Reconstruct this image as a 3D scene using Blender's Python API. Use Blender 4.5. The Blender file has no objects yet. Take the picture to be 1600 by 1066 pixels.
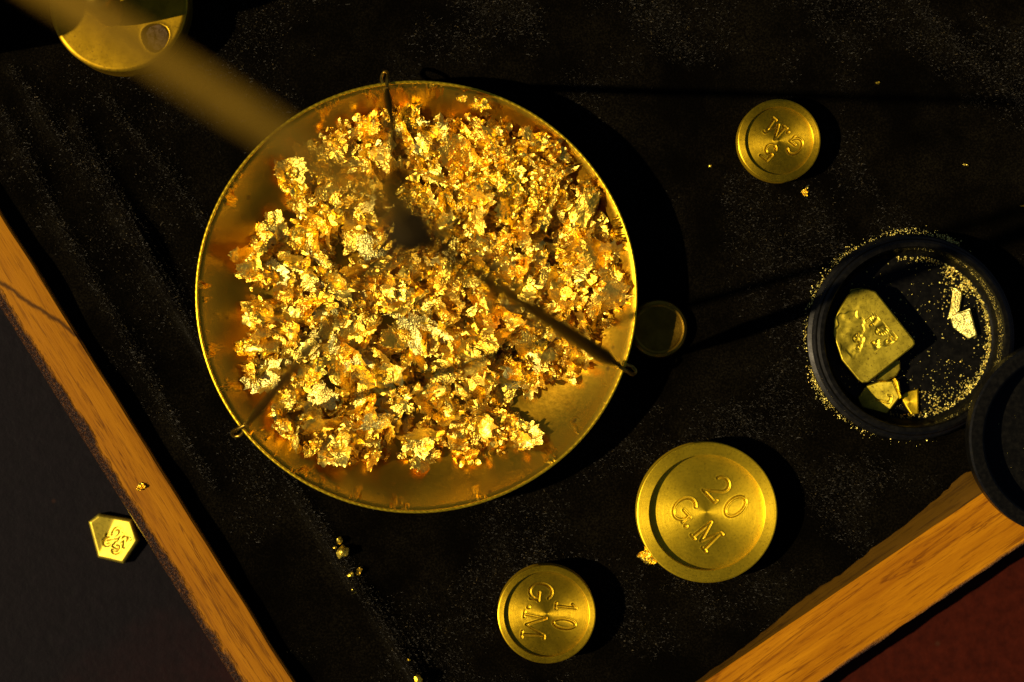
import bpy, bmesh, math, random
import numpy as np
from mathutils import Vector, Matrix, noise
rnd = random.Random(7)
SC = bpy.context.scene
COL = SC.collection
PI = math.pi
CM = 0.01                                   # everything is thought in centimetres and linked in metres
SC.unit_settings.system = 'METRIC'

# ------------------------------------------------------------------ camera, sky, sun, exposure
D = 45.0                                    # camera height over the velvet, cm
cam_d = bpy.data.cameras.new('camera'); cam = bpy.data.objects.new('camera', cam_d); COL.objects.link(cam)
cam.location = (0, 0, D*CM); cam.rotation_euler = (0, 0, 0)
cam_d.sensor_width = 36; cam_d.lens = 36*D/16.0
cam_d.clip_start = 0.01; cam_d.clip_end = 50
cam_d.dof.use_dof = True; cam_d.dof.focus_distance = (D-0.55)*CM; cam_d.dof.aperture_fstop = 8.6
SC.camera = cam

SUN_EL, SUN_AZ = math.radians(46), math.radians(189.5)     # azimuth counted from +X, anticlockwise
to_sun = Vector((math.cos(SUN_EL)*math.cos(SUN_AZ), math.cos(SUN_EL)*math.sin(SUN_AZ), math.sin(SUN_EL)))
W = bpy.data.worlds.new('World'); SC.world = W; W.use_nodes = True
nt = W.node_tree
sky = nt.nodes.new('ShaderNodeTexSky'); sky.sky_type = 'NISHITA'; sky.sun_disc = False
sky.sun_elevation = SUN_EL; sky.sun_rotation = math.atan2(to_sun.x, to_sun.y)
sky.air_density = 0.28; sky.dust_density = 0.3; sky.ozone_density = 0.5
nt.links.new(sky.outputs[0], nt.nodes['Background'].inputs[0])
nt.nodes['Background'].inputs[1].default_value = 0.06
sun_d = bpy.data.lights.new('sun', 'SUN'); sun_d.energy = 4.8; sun_d.angle = math.radians(0.9)
sun_d.color = (1.0, 0.78, 0.46)
sun = bpy.data.objects.new('sun', sun_d); COL.objects.link(sun)
sun.rotation_euler = to_sun.to_track_quat('Z', 'Y').to_euler()
sun.location = to_sun*2
SC.view_settings.view_transform = 'Standard'; SC.view_settings.look = 'None'
SC.view_settings.exposure = 0.12; SC.view_settings.gamma = 1.0

# ------------------------------------------------------------------ helpers
def at(px, py, z=0.0):
    """centimetre position, at height z, of what the photograph shows at that pixel"""
    k = (D-z)/D
    return ((px-800)/100.0*k, (533-py)/100.0*k, z)
def V(*a): return Vector(a)
def tag(o, label=None, cat=None, group=None, kind=None):
    if label: o['label'] = label
    if cat: o['category'] = cat
    if group: o['group'] = group
    if kind: o['kind'] = kind
    return o
def empty(name, loc, rz=0.0):
    o = bpy.data.objects.new(name, None); COL.objects.link(o)
    o.location = Vector(loc)*CM; o.rotation_euler = (0, 0, rz); o.empty_display_size = 0.005
    return o
def mesh_from(name, verts, faces, mat=None, smooth=True, sharp=40):
    me = bpy.data.meshes.new(name)
    vs = np.asarray(verts, dtype=float)*CM
    me.from_pydata(vs.tolist(), [], [tuple(f) for f in faces])
    if smooth:
        me.polygons.foreach_set('use_smooth', [True]*len(me.polygons))
        if sharp: me.set_sharp_from_angle(angle=math.radians(sharp))
    if mat: me.materials.append(mat)
    me.update()
    return me
def link(name, me, parent=None, loc=(0, 0, 0), rot=(0, 0, 0)):
    o = bpy.data.objects.new(name, me); COL.objects.link(o)
    o.location = Vector(loc)*CM; o.rotation_euler = rot
    if parent: o.parent = parent
    return o
def obj(name, verts, faces, mat, parent=None, loc=(0, 0, 0), rot=(0, 0, 0), smooth=True, sharp=40):
    return link(name, mesh_from(name, verts, faces, mat, smooth, sharp), parent, loc, rot)
def lathe(profile, seg=96, closed=False, wob=0.0, sy=1.0):
    """turn a list of (r, z) about z"""
    vs, fs = [], []
    n = len(profile)
    for (r, z) in profile:
        for k in range(seg):
            a = 2*PI*k/seg
            rr = r*(1+wob*math.sin(3*a+1.0)+wob*0.6*math.sin(7*a))
            vs.append((rr*math.cos(a), rr*math.sin(a)*sy, z))
    for i in range(n if closed else n-1):
        j = (i+1) % n
        for k in range(seg):
            m = (k+1) % seg
            fs.append((i*seg+k, i*seg+m, j*seg+m, j*seg+k))
    if not closed:
        if profile[0][0] > 1e-6 and profile[0][0] < 0.02*max(p[0] for p in profile): fs.append(tuple(range(seg))[::-1])
        if profile[-1][0] > 1e-6 and profile[-1][0] < 0.02*max(p[0] for p in profile): fs.append(tuple(range((n-1)*seg, n*seg)))
    return vs, fs
def tube(points, radii, seg=10, cap=True):
    pts = [Vector(p) for p in points]
    if not hasattr(radii, '__len__'): radii = [radii]*len(pts)
    vs, fs = [], []
    up = None
    for i, p in enumerate(pts):
        t = (pts[min(i+1, len(pts)-1)]-pts[max(i-1, 0)]).normalized()
        if up is None:
            up = t.orthogonal().normalized()
        up = (up-t*up.dot(t)).normalized(); b = t.cross(up)
        for k in range(seg):
            a = 2*PI*k/seg
            vs.append(tuple(p+(up*math.cos(a)+b*math.sin(a))*radii[i]))
    for i in range(len(pts)-1):
        for k in range(seg):
            m = (k+1) % seg
            fs.append((i*seg+k, i*seg+m, (i+1)*seg+m, (i+1)*seg+k))
    if cap:
        fs.append(tuple(range(seg))[::-1]); fs.append(tuple(range((len(pts)-1)*seg, len(pts)*seg)))
    return vs, fs
def spline(ctrl, n=8):
    c = [Vector(p) for p in ctrl]; out = []
    for i in range(len(c)-1):
        p0, p1, p2, p3 = c[max(i-1, 0)], c[i], c[i+1], c[min(i+2, len(c)-1)]
        for k in range(n):
            t = k/n
            out.append(0.5*((2*p1)+(p2-p0)*t+(2*p0-5*p1+4*p2-p3)*t*t+(3*p1-p0-3*p2+p3)*t**3))
    out.append(c[-1]); return out
def join(parts):
    vs, fs = [], []
    for v, f in parts:
        o = len(vs); vs += list(v); fs += [tuple(i+o for i in q) for q in f]
    return vs, fs

# ------------------------------------------------------------------ materials
class M:
    def __init__(s, name):
        s.m = bpy.data.materials.new(name); s.m.use_nodes = True
        s.t = s.m.node_tree; s.n = s.t.nodes; s.b = s.n['Principled BSDF']
    def new(s, typ, **kw):
        q = s.n.new(typ)
        for k, v in kw.items():
            if k[0] == '_': q.inputs[k[1:].replace('_', ' ')].default_value = v
            else: setattr(q, k, v)
        return q
    def link(s, a, b): s.t.links.new(a, b)
    def set(s, **kw):
        for k, v in kw.items(): s.b.inputs[k.replace('_', ' ')].default_value = v
        return s
    def coord(s, scale=1.0, which='Object', stretch=(1, 1, 1)):
        c = s.new('ShaderNodeTexCoord'); mp = s.new('ShaderNodeMapping')
        mp.inputs['Scale'].default_value = tuple(scale*x for x in stretch)
        s.link(c.outputs[which], mp.inputs[0]); return mp.outputs[0]
    def pos(s, scale=1.0):
        g = s.new('ShaderNodeNewGeometry'); mp = s.new('ShaderNodeMapping')
        mp.inputs['Scale'].default_value = (scale,)*3
        s.link(g.outputs['Position'], mp.inputs[0]); return mp.outputs[0]
    def noise(s, vec, scale, detail=4, rough=0.6, dist=0.0):
        q = s.new('ShaderNodeTexNoise', _Scale=scale, _Detail=detail, _Roughness=rough, _Distortion=dist)
        s.link(vec, q.inputs['Vector']); return q.outputs['Fac']
    def voro(s, vec, scale, feat='F1', out='Distance'):
        q = s.new('ShaderNodeTexVoronoi', feature=feat, _Scale=scale); s.link(vec, q.inputs['Vector']); return q.outputs[out]
    def ramp(s, fac, stops):
        q = s.new('ShaderNodeValToRGB'); e = q.color_ramp.elements
        while len(e) < len(stops): e.new(0.5)
        for i, (p, c) in enumerate(stops):
            e[i].position = p; e[i].color = (c, c, c, 1) if not hasattr(c, '__len__') else tuple(c)+(1,)
        s.link(fac, q.inputs[0]); return q.outputs[0]
    def mix(s, fac, a, b, mode='MIX'):
        q = s.new('ShaderNodeMix', data_type='RGBA', blend_type=mode)
        for v, i in ((fac, 0), (a, 6), (b, 7)):
            if hasattr(v, 'links'): s.link(v, q.inputs[i])
            else: q.inputs[i].default_value = v if i == 0 else (tuple(v)+(1,))
        return q.outputs[2]
    def math(s, op, a, b=0.0):
        q = s.new('ShaderNodeMath', operation=op)
        for v, i in ((a, 0), (b, 1)):
            if hasattr(v, 'links'): s.link(v, q.inputs[i])
            else: q.inputs[i].default_value = v
        return q.outputs[0]
    def bump(s, h, dist, strength=1.0, prev=None):
        q = s.new('ShaderNodeBump', _Distance=dist, _Strength=strength); s.link(h, q.inputs['Height'])
        if prev is not None: s.link(prev, q.inputs['Normal'])
        return q.outputs[0]
    def to(s, name, sock): s.link(sock, s.b.inputs[name]); return s

def brass(name, col, rough, aniso=0.0, spin=0.0, spots=0.35, dark=0.55):
    m = M(name); m.set(Metallic=1.0)
    c = m.coord(1000)                                     # millimetres
    big = m.noise(c, 0.35, 5, 0.65); fine = m.noise(c, 2.6, 4, 0.7)
    f = m.ramp(big, [(0.36, 0.0), (0.62, 1.0)])
    colr = m.mix(f, tuple(x*dark for x in col), col)
    sp = m.ramp(fine, [(0.34, 0.0), (0.42, 1.0)])
    inv = m.math('SUBTRACT', 1.0, sp)
    colr = m.mix(m.math('MULTIPLY', inv, spots), colr, (0.12, 0.06, 0.015))
    m.to('Base Color', colr)
    r = m.math('ADD', m.math('MULTIPLY', fine, 0.16), rough-0.08); m.to('Roughness', r)
    nrm = m.bump(fine, 0.000012, 0.5)
    if spin:
        sx = m.new('ShaderNodeSeparateXYZ'); m.link(m.coord(1000), sx.inputs[0])
        rad = m.math('SQRT', m.math('ADD', m.math('MULTIPLY', sx.outputs[0], sx.outputs[0]), m.math('MULTIPLY', sx.outputs[1], sx.outputs[1])))
        cx = m.new('ShaderNodeCombineXYZ'); m.link(rad, cx.inputs[0])
        ring = m.noise(cx.outputs[0], 9.0, 3, 0.8)
        nrm = m.bump(ring, 0.00002*spin, 1.0, nrm)
    m.to('Normal', nrm)
    if aniso:
        m.set(Anisotropic=aniso, Anisotropic_Rotation=0.25)
        tg = m.new('ShaderNodeTangent', direction_type='RADIAL', axis='Z'); m.to('Tangent', tg.outputs[0])
    return m.m

MAT = {}
MAT['brass_weight'] = brass('turned_brass', (0.88, 0.61, 0.024), 0.44, 0.5, 0.9, 0.28, 0.80)
MAT['brass_dull'] = brass('dull_brass', (0.66, 0.43, 0.016), 0.41, 0.6, 1.0, 0.35, 0.7)
MAT['brass_old'] = brass('old_brass', (0.48, 0.29, 0.012), 0.48, 0, 0, 0.6, 0.65)
MAT['brass_wire'] = brass('brass_wire', (0.40, 0.25, 0.03), 0.40, 0, 0, 0.5, 0.55)
MAT['brass_beam'] = brass('brass_beam', (0.28, 0.17, 0.018), 0.5, 0, 0, 0.3, 0.7)
MAT['brass_plate'] = brass('stamped_brass', (0.74, 0.58, 0.045), 0.45, 0, 0, 0.8, 0.45)

def gold(name, col_a, col_b, rough, grain):
    m = M(name); m.set(Metallic=1.0)
    c = m.coord(1000); p = m.pos(1000)
    isl = m.new('ShaderNodeNewGeometry').outputs['Random Per Island']
    oi = m.new('ShaderNodeObjectInfo').outputs['Random']
    q = m.math('FRACT', m.math('ADD', m.math('MULTIPLY', isl, 3.0), oi))
    n = m.noise(p, 0.16, 3, 0.6)
    f = m.ramp(m.math('ADD', m.math('MULTIPLY', q, 0.55), m.math('MULTIPLY', n, 0.45)), [(0.25, 0.0), (0.75, 1.0)])
    fine = m.noise(p, 2.2, 4, 0.7)
    colr = m.mix(f, col_a, col_b)
    colr = m.mix(m.ramp(fine, [(0.32, 0.5), (0.5, 0.0)]), colr, (0.62, 0.27, 0.03))
    m.to('Base Color', colr)
    m.to('Roughness', m.math('ADD', m.math('MULTIPLY', fine, 0.25), rough-0.12))
    v = m.voro(p, grain); v2 = m.noise(p, grain*0.6, 4, 0.7)
    patch = m.ramp(m.noise(p, 0.42, 3, 0.6), [(0.42, 0.10 if name == 'gold_leaf' else 0.35), (0.66, 1.0)])   # some faces stay smooth, others are finely crumpled
    nrm = m.bump(m.math('MULTIPLY', v2, patch), 0.00018, 1.0); nrm = m.bump(m.math('MULTIPLY', v, patch), 0.00014, 1.0, nrm)
    m.to('Normal', nrm)
    return m.m
MAT['gold_leaf'] = gold('gold_leaf', (1.0, 0.64, 0.045), (1.0, 0.79, 0.13), 0.40, 3.6)
MAT['gold_grain'] = gold('gold_granular', (1.0, 0.67, 0.04), (1.0, 0.80, 0.11), 0.38, 2.6)
MAT['gold_pale'] = gold('gold_pale', (0.84, 0.79, 0.24), (0.95, 0.78, 0.18), 0.42, 4.0)

def pan_mat():
    m = M('pan_brass'); m.set(Metallic=1.0)
    c = m.coord(1000)
    sx = m.new('ShaderNodeSeparateXYZ'); m.link(c, sx.inputs[0])
    ang = m.math('ARCTAN2', sx.outputs[1], sx.outputs[0])
    rad = m.math('SQRT', m.math('ADD', m.math('MULTIPLY', sx.outputs[0], sx.outputs[0]), m.math('MULTIPLY', sx.outputs[1], sx.outputs[1])))
    cx = m.new('ShaderNodeCombineXYZ'); m.link(m.math('MULTIPLY', ang, 6.0), cx.inputs[0]); m.link(m.math('MULTIPLY', rad, 0.09), cx.inputs[1])
    streak = m.noise(cx.outputs[0], 1.6, 3, 0.6)          # hammered, radial dents of the wall
    big = m.noise(c, 0.10, 4, 0.6); fine = m.noise(c, 1.5, 5, 0.7)
    colr = m.mix(m.ramp(big, [(0.35, 0.0), (0.65, 1.0)]), (0.58, 0.31, 0.014), (0.70, 0.41, 0.019))
    sp = m.ramp(m.voro(c, 0.22), [(0.05, 1.0), (0.12, 0.0)])
    colr = m.mix(m.math('MULTIPLY', sp, 0.6), colr, (0.10, 0.05, 0.02))
    m.to('Base Color', colr)
    m.to('Roughness', m.math('ADD', m.math('MULTIPLY', fine, 0.2), 0.23))
    wall = m.ramp(m.math('DIVIDE', rad, 40.0), [(0.76, 0.0), (0.82, 1.0)])
    nrm = m.bump(m.math('MULTIPLY', m.ramp(streak, [(0.58, 0.0), (0.78, 1.0)]), wall), 0.0008, 0.8)
    nrm = m.bump(fine, 0.00004, 0.6, nrm)
    m.to('Normal', nrm)
    return m.m
MAT['pan'] = pan_mat()

def wood_mat(name, a, b, dark, wornside, vein=None):
    m = M(name)
    c = m.coord(100, stretch=(0.10, 1.0, 1.0))            # rail runs along its own x; centimetres
    g = m.noise(c, 3.0, 6, 0.65, 0.6); g2 = m.noise(m.coord(100, stretch=(0.35, 6, 6)), 3.2, 4, 0.7)
    colr = m.mix(m.ramp(g, [(0.34, 0.0), (0.66, 1.0)]), a, b)
    colr = m.mix(m.ramp(g2, [(0.34, 0.55), (0.48, 0.0)]), colr, dark)
    line = m.ramp(m.noise(m.coord(100, stretch=(0.07, 1.0, 1.0)), 4.2, 5, 0.6, 0.9), [(0.40, 0.0), (0.425, 1.0), (0.46, 0.0)])
    colr = m.mix(m.math('MULTIPLY', line, 0.8), colr, dark)
    pore = m.noise(m.coord(100, stretch=(1.2, 22, 22)), 2.0, 3, 0.6)
    colr = m.mix(m.ramp(pore, [(0.30, 0.7), (0.40, 0.0)]), colr, dark)
    if vein:
        sv = m.new('ShaderNodeSeparateXYZ'); m.link(m.coord(100), sv.inputs[0])
        (x0, y0), (x1, y1) = vein
        wv = m.math('MULTIPLY', m.math('SUBTRACT', m.noise(m.coord(100), 2.0, 4, 0.6), 0.5), 0.22)
        dv = m.math('ABSOLUTE', m.math('ADD', m.math('SUBTRACT', m.math('SUBTRACT', sv.outputs[1], y0), m.math('MULTIPLY', m.math('SUBTRACT', sv.outputs[0], x0), (y1-y0)/(x1-x0))), wv))
        colr = m.mix(m.ramp(dv, [(0.012, 0.85), (0.05, 0.0)]), colr, (0.03, 0.012, 0.003))
    # worn, dirt-filled outer edge: a ragged stain with its own outline
    sx = m.new('ShaderNodeSeparateXYZ'); m.link(m.coord(100), sx.inputs[0])
    edge = m.math('ADD', m.math('MULTIPLY', sx.outputs[1], wornside[0]), m.math('MULTIPLY', m.math('SUBTRACT', m.noise(m.coord(100, stretch=(0.55, 1.2, 1)), 1.6, 6, 0.7), 0.5), wornside[2]))
    st = m.ramp(m.math('ADD', edge, wornside[1]), [(0.47, 0.0), (0.53, 1.0)])
    speck = m.noise(m.coord(100), 26, 3, 0.8)
    stain = m.mix(m.ramp(speck, [(0.5, 0.0), (0.72, 1.0)]), (0.014, 0.005, 0.001), (0.16, 0.055, 0.004))
    colr = m.mix(st, colr, stain)
    m.to('Base Color', colr)
    m.to('Roughness', m.math('SUBTRACT', 0.62, m.math('MULTIPLY', st, 0.25))); m.to('Specular IOR Level', m.math('ADD', 0.06, m.math('MULTIPLY', st, 0.2)))
    nrm = m.bump(g2, 0.00012, 0.6); nrm = m.bump(m.math('MULTIPLY', speck, st), 0.0006, 0.8, nrm)
    m.to('Normal', nrm)
    return m.m

def plastic_mat():
    m = M('black_plastic'); c = m.coord(1000)
    n = m.noise(c, 1.2, 5, 0.7)
    m.to('Base Color', m.mix(m.ramp(n, [(0.45, 0.0), (0.75, 1.0)]), (0.002, 0.002, 0.0016), (0.0065, 0.006, 0.004)))
    m.to('Roughness', m.math('ADD', m.math('MULTIPLY', n, 0.3), 0.24)); m.to('Normal', m.bump(n, 0.00004, 0.6))
    m.set(**{'Specular_IOR_Level': 0.14})
    return m.m
MAT['plastic'] = plastic_mat()

def velvet_mat():
    m = M('black_velvet'); p = m.pos(100)
    n = m.noise(p, 0.9, 5, 0.6); f = m.noise(p, 34, 4, 0.8); f2 = m.voro(p, 26)
    m.to('Base Color', m.mix(m.math('MULTIPLY', m.ramp(f, [(0.45, 0.0), (0.8, 1.0)]), m.ramp(n, [(0.40, 0.15), (0.70, 1.0)])), (0.0012, 0.0010, 0.0007), (0.018, 0.015, 0.008)))
    m.set(Roughness=1.0, Specular_IOR_Level=0.0)
    m.to('Sheen Weight', m.math('MULTIPLY', m.ramp(n, [(0.40, 0.0), (0.72, 1.0)]), 0.45))
    m.set(Sheen_Roughness=0.35); m.b.inputs['Sheen Tint'].default_value = (0.80, 0.72, 0.48, 1)
    m.to('Normal', m.bump(m.math('ADD', f, m.math('MULTIPLY', f2, 0.4)), 0.0002, 0.7))
    return m.m
MAT['velvet'] = velvet_mat()
def fibre_mat():
    m = M('velvet_fibre'); isl = m.new('ShaderNodeNewGeometry').outputs['Random Per Island']
    m.to('Base Color', m.ramp(isl, [(0.0, (0.006, 0.0058, 0.004)), (0.85, (0.015, 0.013, 0.0075)), (0.97, (0.030, 0.025, 0.012)), (1.0, (0.15, 0.115, 0.05))]))
    m.set(Roughness=0.5, Specular_IOR_Level=0.3)
    return m.m
MAT['fibre'] = fibre_mat()
def table_mat():
    m = M('lacquered_table'); p = m.pos(100)
    sx = m.new('ShaderNodeSeparateXYZ'); m.link(p, sx.inputs[0])
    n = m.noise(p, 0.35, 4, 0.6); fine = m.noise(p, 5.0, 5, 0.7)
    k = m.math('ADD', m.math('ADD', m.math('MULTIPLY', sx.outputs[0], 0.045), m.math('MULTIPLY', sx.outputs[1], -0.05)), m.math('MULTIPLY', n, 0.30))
    f = m.ramp(k, [(0.10, 0.0), (0.62, 1.0)])             # mahogany lacquer, blending to plum black towards the left
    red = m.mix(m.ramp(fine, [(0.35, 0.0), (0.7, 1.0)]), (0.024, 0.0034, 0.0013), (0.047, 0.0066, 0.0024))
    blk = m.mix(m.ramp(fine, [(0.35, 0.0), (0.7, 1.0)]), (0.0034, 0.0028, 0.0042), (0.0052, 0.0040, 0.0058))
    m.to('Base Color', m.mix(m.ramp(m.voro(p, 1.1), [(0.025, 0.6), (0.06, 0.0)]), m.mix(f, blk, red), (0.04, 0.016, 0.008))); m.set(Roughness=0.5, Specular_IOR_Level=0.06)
    m.to('Normal', m.bump(fine, 0.0002, 0.4))
    return m.m
MAT['table'] = table_mat()
def plain(name, col, rough, metal=0.0, bumpsc=2.0, bd=0.00005):
    m = M(name); c = m.coord(1000); n = m.noise(c, bumpsc, 5, 0.7)
    m.to('Base Color', m.mix(n, tuple(x*0.55 for x in col), tuple(min(1, x*1.3) for x in col)))
    m.set(Roughness=rough, Metallic=metal); m.to('Normal', m.bump(n, bd, 0.8)); return m.m
MAT['brass_pale'] = brass('pale_brass', (0.74, 0.57, 0.06), 0.48, 0, 0, 0.5, 0.7)
MAT['wire'] = brass('dark_wire', (0.20, 0.115, 0.014), 0.42, 0, 0, 0.5, 0.55)
MAT['lead'] = plain('lead_plug', (0.05, 0.026, 0.008), 0.5, 0.5, 1.4, 0.0004)
MAT['steel'] = plain('dark_steel', (0.035, 0.024, 0.008), 0.5, 1.0)

# ------------------------------------------------------------------ the setting: table
TABLE_Z = -0.42
g = 40.0
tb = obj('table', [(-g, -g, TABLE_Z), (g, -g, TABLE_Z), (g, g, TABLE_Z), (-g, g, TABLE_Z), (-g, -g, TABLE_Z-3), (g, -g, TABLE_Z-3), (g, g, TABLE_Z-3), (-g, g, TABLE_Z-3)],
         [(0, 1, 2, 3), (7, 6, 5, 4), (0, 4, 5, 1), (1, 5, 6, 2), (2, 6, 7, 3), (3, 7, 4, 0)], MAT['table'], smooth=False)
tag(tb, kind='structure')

# ------------------------------------------------------------------ wooden tray with velvet
RZ = 0.28
def P2(px, py, z): q = at(px, py, z); return Vector((q[0], q[1]))
La, Lb = P2(0, 330, RZ), P2(460, 1066, RZ)               # inner top edge of the left rail
Ra, Rb = P2(1092, 1072, RZ), P2(1540, 768, RZ)           # inner top edge of the lower right rail
dL = (La-Lb).normalized(); dR = (Rb-Ra).normalized()
def cross2(a, b): return a.x*b.y-a.y*b.x
tt = cross2(Ra-Lb, dR)/cross2(dL, dR); CORNER = Lb+dL*tt
LEN_R, LEN_L = 27.0, 23.0
tray = empty('wooden_tray', (CORNER.x, CORNER.y, TABLE_Z))
tag(tray, 'shallow wooden tray with light varnished edges, lined in black velvet', 'tray')
def rail(org, d, length, width, mat, side, bev=0.07, rough_edge=0.0):
    """a bar along d; side = +1 when the outside lies to the left of d"""
    ang = math.atan2(d.y, d.x)
    h = RZ-TABLE_Z
    n = 220
    vs, fs = [], []
    for i in range(n+1):
        x = length*i/n
        j = rough_edge*(noise.noise(Vector((x*2.2, 3.1*side, 0)))*0.6+noise.noise(Vector((x*9, 1.7, side)))*0.4)
        k = 0.012*noise.noise(Vector((x*1.3, 8, side)))
        sec = [(0+k, 0.0), (0+k, h-0.03), (0.03+k, h), (width-bev+j, h), (width-0.25*bev+j*0.7, h-0.25*bev), (width+j*0.3, h-bev), (width, 0.0)]
        vs += [(x, side*a, z) for a, z in sec]
    m = 7
    for i in range(n):
        for k in range(m):
            q = (i*m+k, i*m+(k+1) % m, (i+1)*m+(k+1) % m, (i+1)*m+k)
            fs.append(q if side > 0 else q[::-1])
    fs.append(tuple(range(m))); fs.append(tuple(range(n*m, n*m+m))[::-1])
    o = obj('rail', vs, fs, mat, tray, (org.x-CORNER.x, org.y-CORNER.y, 0), (0, 0, ang), sharp=35)
    return o
WL, WR = 0.80, 1.02
nrm_r = random.Random(11)
MAT['bevel'] = wood_mat('shaded_bevel', (0.065, 0.032, 0.002), (0.092, 0.044, 0.003), (0.03, 0.014, 0.002), (1.0, -9.0, 0.1))  # darker wood: the inner wall's dim grazing light is put into its colour
MAT['wood_left'] = wood_mat('wood_left', (0.25, 0.094, 0.0025), (0.33, 0.134, 0.0035), (0.085, 0.027, 0.002), (1.0, -0.15, 0.40), [((p_-CORNER).dot(dL), cross2(dL, p_-CORNER)) for p_ in (P2(-10, 432, RZ), P2(102, 512, RZ))])
MAT['wood_right'] = wood_mat('wood_right', (0.29, 0.100, 0.002), (0.47, 0.192, 0.004), (0.13, 0.036, 0.002), (-1.0, -0.48, 0.16))
rail(CORNER+dL*0.0, dL, LEN_L, WL, MAT['wood_left'], 1, 0.10, 0.03)
rail(CORNER-dL*WR*0.98, dR, LEN_R, WR, MAT['wood_right'], -1, 0.05, 0.07) if False else rail(CORNER, dR, LEN_R, WR, MAT['wood_right'], -1, 0.05, 0.05)
vs, fs = [], []
n = 300
for i in range(n+1):
    x = LEN_R*i/n
    w_ = (0.03+0.30*max(0, min(1, (x-5.0)/5.5)))*(1+0.35*noise.noise(Vector((x*0.9, 2, 2)))+0.10*noise.noise(Vector((x*6, 2, 2))))+0.010*nrm_r.uniform(-1, 1)
    vs += [(x, -0.001, RZ-0.032-TABLE_Z), (x, w_*.5, (RZ-0.032)*0.55-TABLE_Z), (x, w_, -0.02-TABLE_Z)]
for i in range(n):
    for k in range(2): fs.append((i*3+k, (i+1)*3+k, (i+1)*3+k+1, i*3+k+1))
obj('inner_bevel', vs, fs, MAT['bevel'], tray, (0, 0, 0), (0, 0, math.atan2(dR.y, dR.x)), sharp=None)
far = CORNER+dL*LEN_L; rgt = CORNER+dR*LEN_R
rail(far, dR, LEN_R, WL, MAT['wood_left'], 1, 0.08)
rail(rgt, dL, LEN_L, WR, MAT['wood_right'], -1, 0.08)
def st(s, t): q = CORNER+dR*s+dL*t; return q
# bottom board
bz0, bz1 = TABLE_Z+0.004, -0.14
c4 = [st(0.02, 0.02), st(LEN_R-0.02, 0.02), st(LEN_R-0.02, LEN_L-0.02), st(0.02, LEN_L-0.02)]
obj('bottom_board', [(p.x-CORNER.x, p.y-CORNER.y, z-TABLE_Z) for z in (bz0, bz1) for p in c4],
    [(3, 2, 1, 0), (4, 5, 6, 7), (0, 1, 5, 4), (1, 2, 6, 5), (2, 3, 7, 6), (3, 0, 4, 7)], MAT['wood_left'], tray, smooth=False)

# things that stand on the velvet keep it flat: (x, y, radius)
PAN_C = at(650, 463.5, 0.95)
FLAT = [(PAN_C[0], PAN_C[1], 3.0)]
for px, py, r in ((1105, 801, 1.1), (854, 960, .8), (1217, 220, .7), (185, 5, 1.1), (1420, 527, 1.6), (1030, 514, .5)):
    q = at(px, py, 0.3); FLAT.append((q[0], q[1], r))
FOLDS = [([(20, 110), (180, 330), (330, 560)], 0.16, 0.20), ([(170, 160), (245, 250), (330, 360)], 0.10, 0.14), ([(120, 200), (200, 330), (290, 500), (420, 700), (545, 900), (665, 1080)], 0.17, 0.17),
         ([(0, 170), (110, 380), (250, 620), (330, 760)], 0.12, 0.22), ([(1380, -40), (1480, 60), (1620, 190)], 0.12, 0.32), ([(480, 790), (600, 960), (690, 1120)], 0.10, 0.22),
         ([(1130, 20), (1250, 90), (1450, 250), (1640, 330)], 0.07, 0.5), ([(920, 10), (985, 60), (1040, 150)], 0.07, 0.35), ([(340, 10), (480, 60), (560, 90)], .07, .3)]
FOLDS = [([Vector(at(*p)[:2]) for p in pts], a, w) for pts, a, w in FOLDS]
def seg_d(p, a, b):
    ab = b-a; t = max(0, min(1, (p-a).dot(ab)/ab.dot(ab))); q = p-(a+ab*t)
    return q.length, (1 if ab.x*q.y-ab.y*q.x > 0 else -1), t
def velvet_z(x, y):
    p = Vector((x, y)); z = 0.0
    for pts, a, w in FOLDS:
        best = min((seg_d(p, pts[i], pts[i+1]) for i in range(len(pts)-1)), key=lambda v: v[0])
        d = best[0]*best[1]
        ww = w*(1.0 if d > 0 else 0.55)
        if abs(d) < 3*ww:
            z += 1.25*a*math.exp(-(d/ww)**2)*(0.75+0.5*noise.noise(Vector((x*0.9, y*0.9, 3))))
    z += 0.05*noise.noise(Vector((x*0.55, y*0.55, 0)))+0.035*noise.noise(Vector((x*1.6, y*1.6, 5)))
    k = 1.0
    for fx, fy, r in FLAT:
        d = math.hypot(x-fx, y-fy)-r
        k = min(k, max(0.0, min(1.0, (d-0.02)/0.45)))
    return z*k-0.005
NS, NT = 330, 280
vs, fs = [], []
VELV = np.zeros((NT+1, NS+1))
for j in range(NT+1):
    for i in range(NS+1):
        s = 0.0+(LEN_R)*i/NS; t = (LEN_L)*j/NT; p = st(s, t)
        vis = abs(p.x) < 9 and abs(p.y) < 6.5
        z = velvet_z(p.x, p.y) if vis else 0.0
        z += 0.10*math.exp(-(s/0.12)**2)                      # the cloth climbs a little where it meets the rails
        z += 0.06*max(0, min(1, (s-5.5)/6.5))*math.exp(-(t/0.16)**2)
        VELV[j, i] = z
        vs.append((p.x-CORNER.x, p.y-CORNER.y, z-TABLE_Z))
for j in range(NT):
    for i in range(NS):
        fs.append((j*(NS+1)+i, j*(NS+1)+i+1, (j+1)*(NS+1)+i+1, (j+1)*(NS+1)+i))
lining = obj('velvet_lining', vs, fs, MAT['velvet'], tray, sharp=None)
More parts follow.
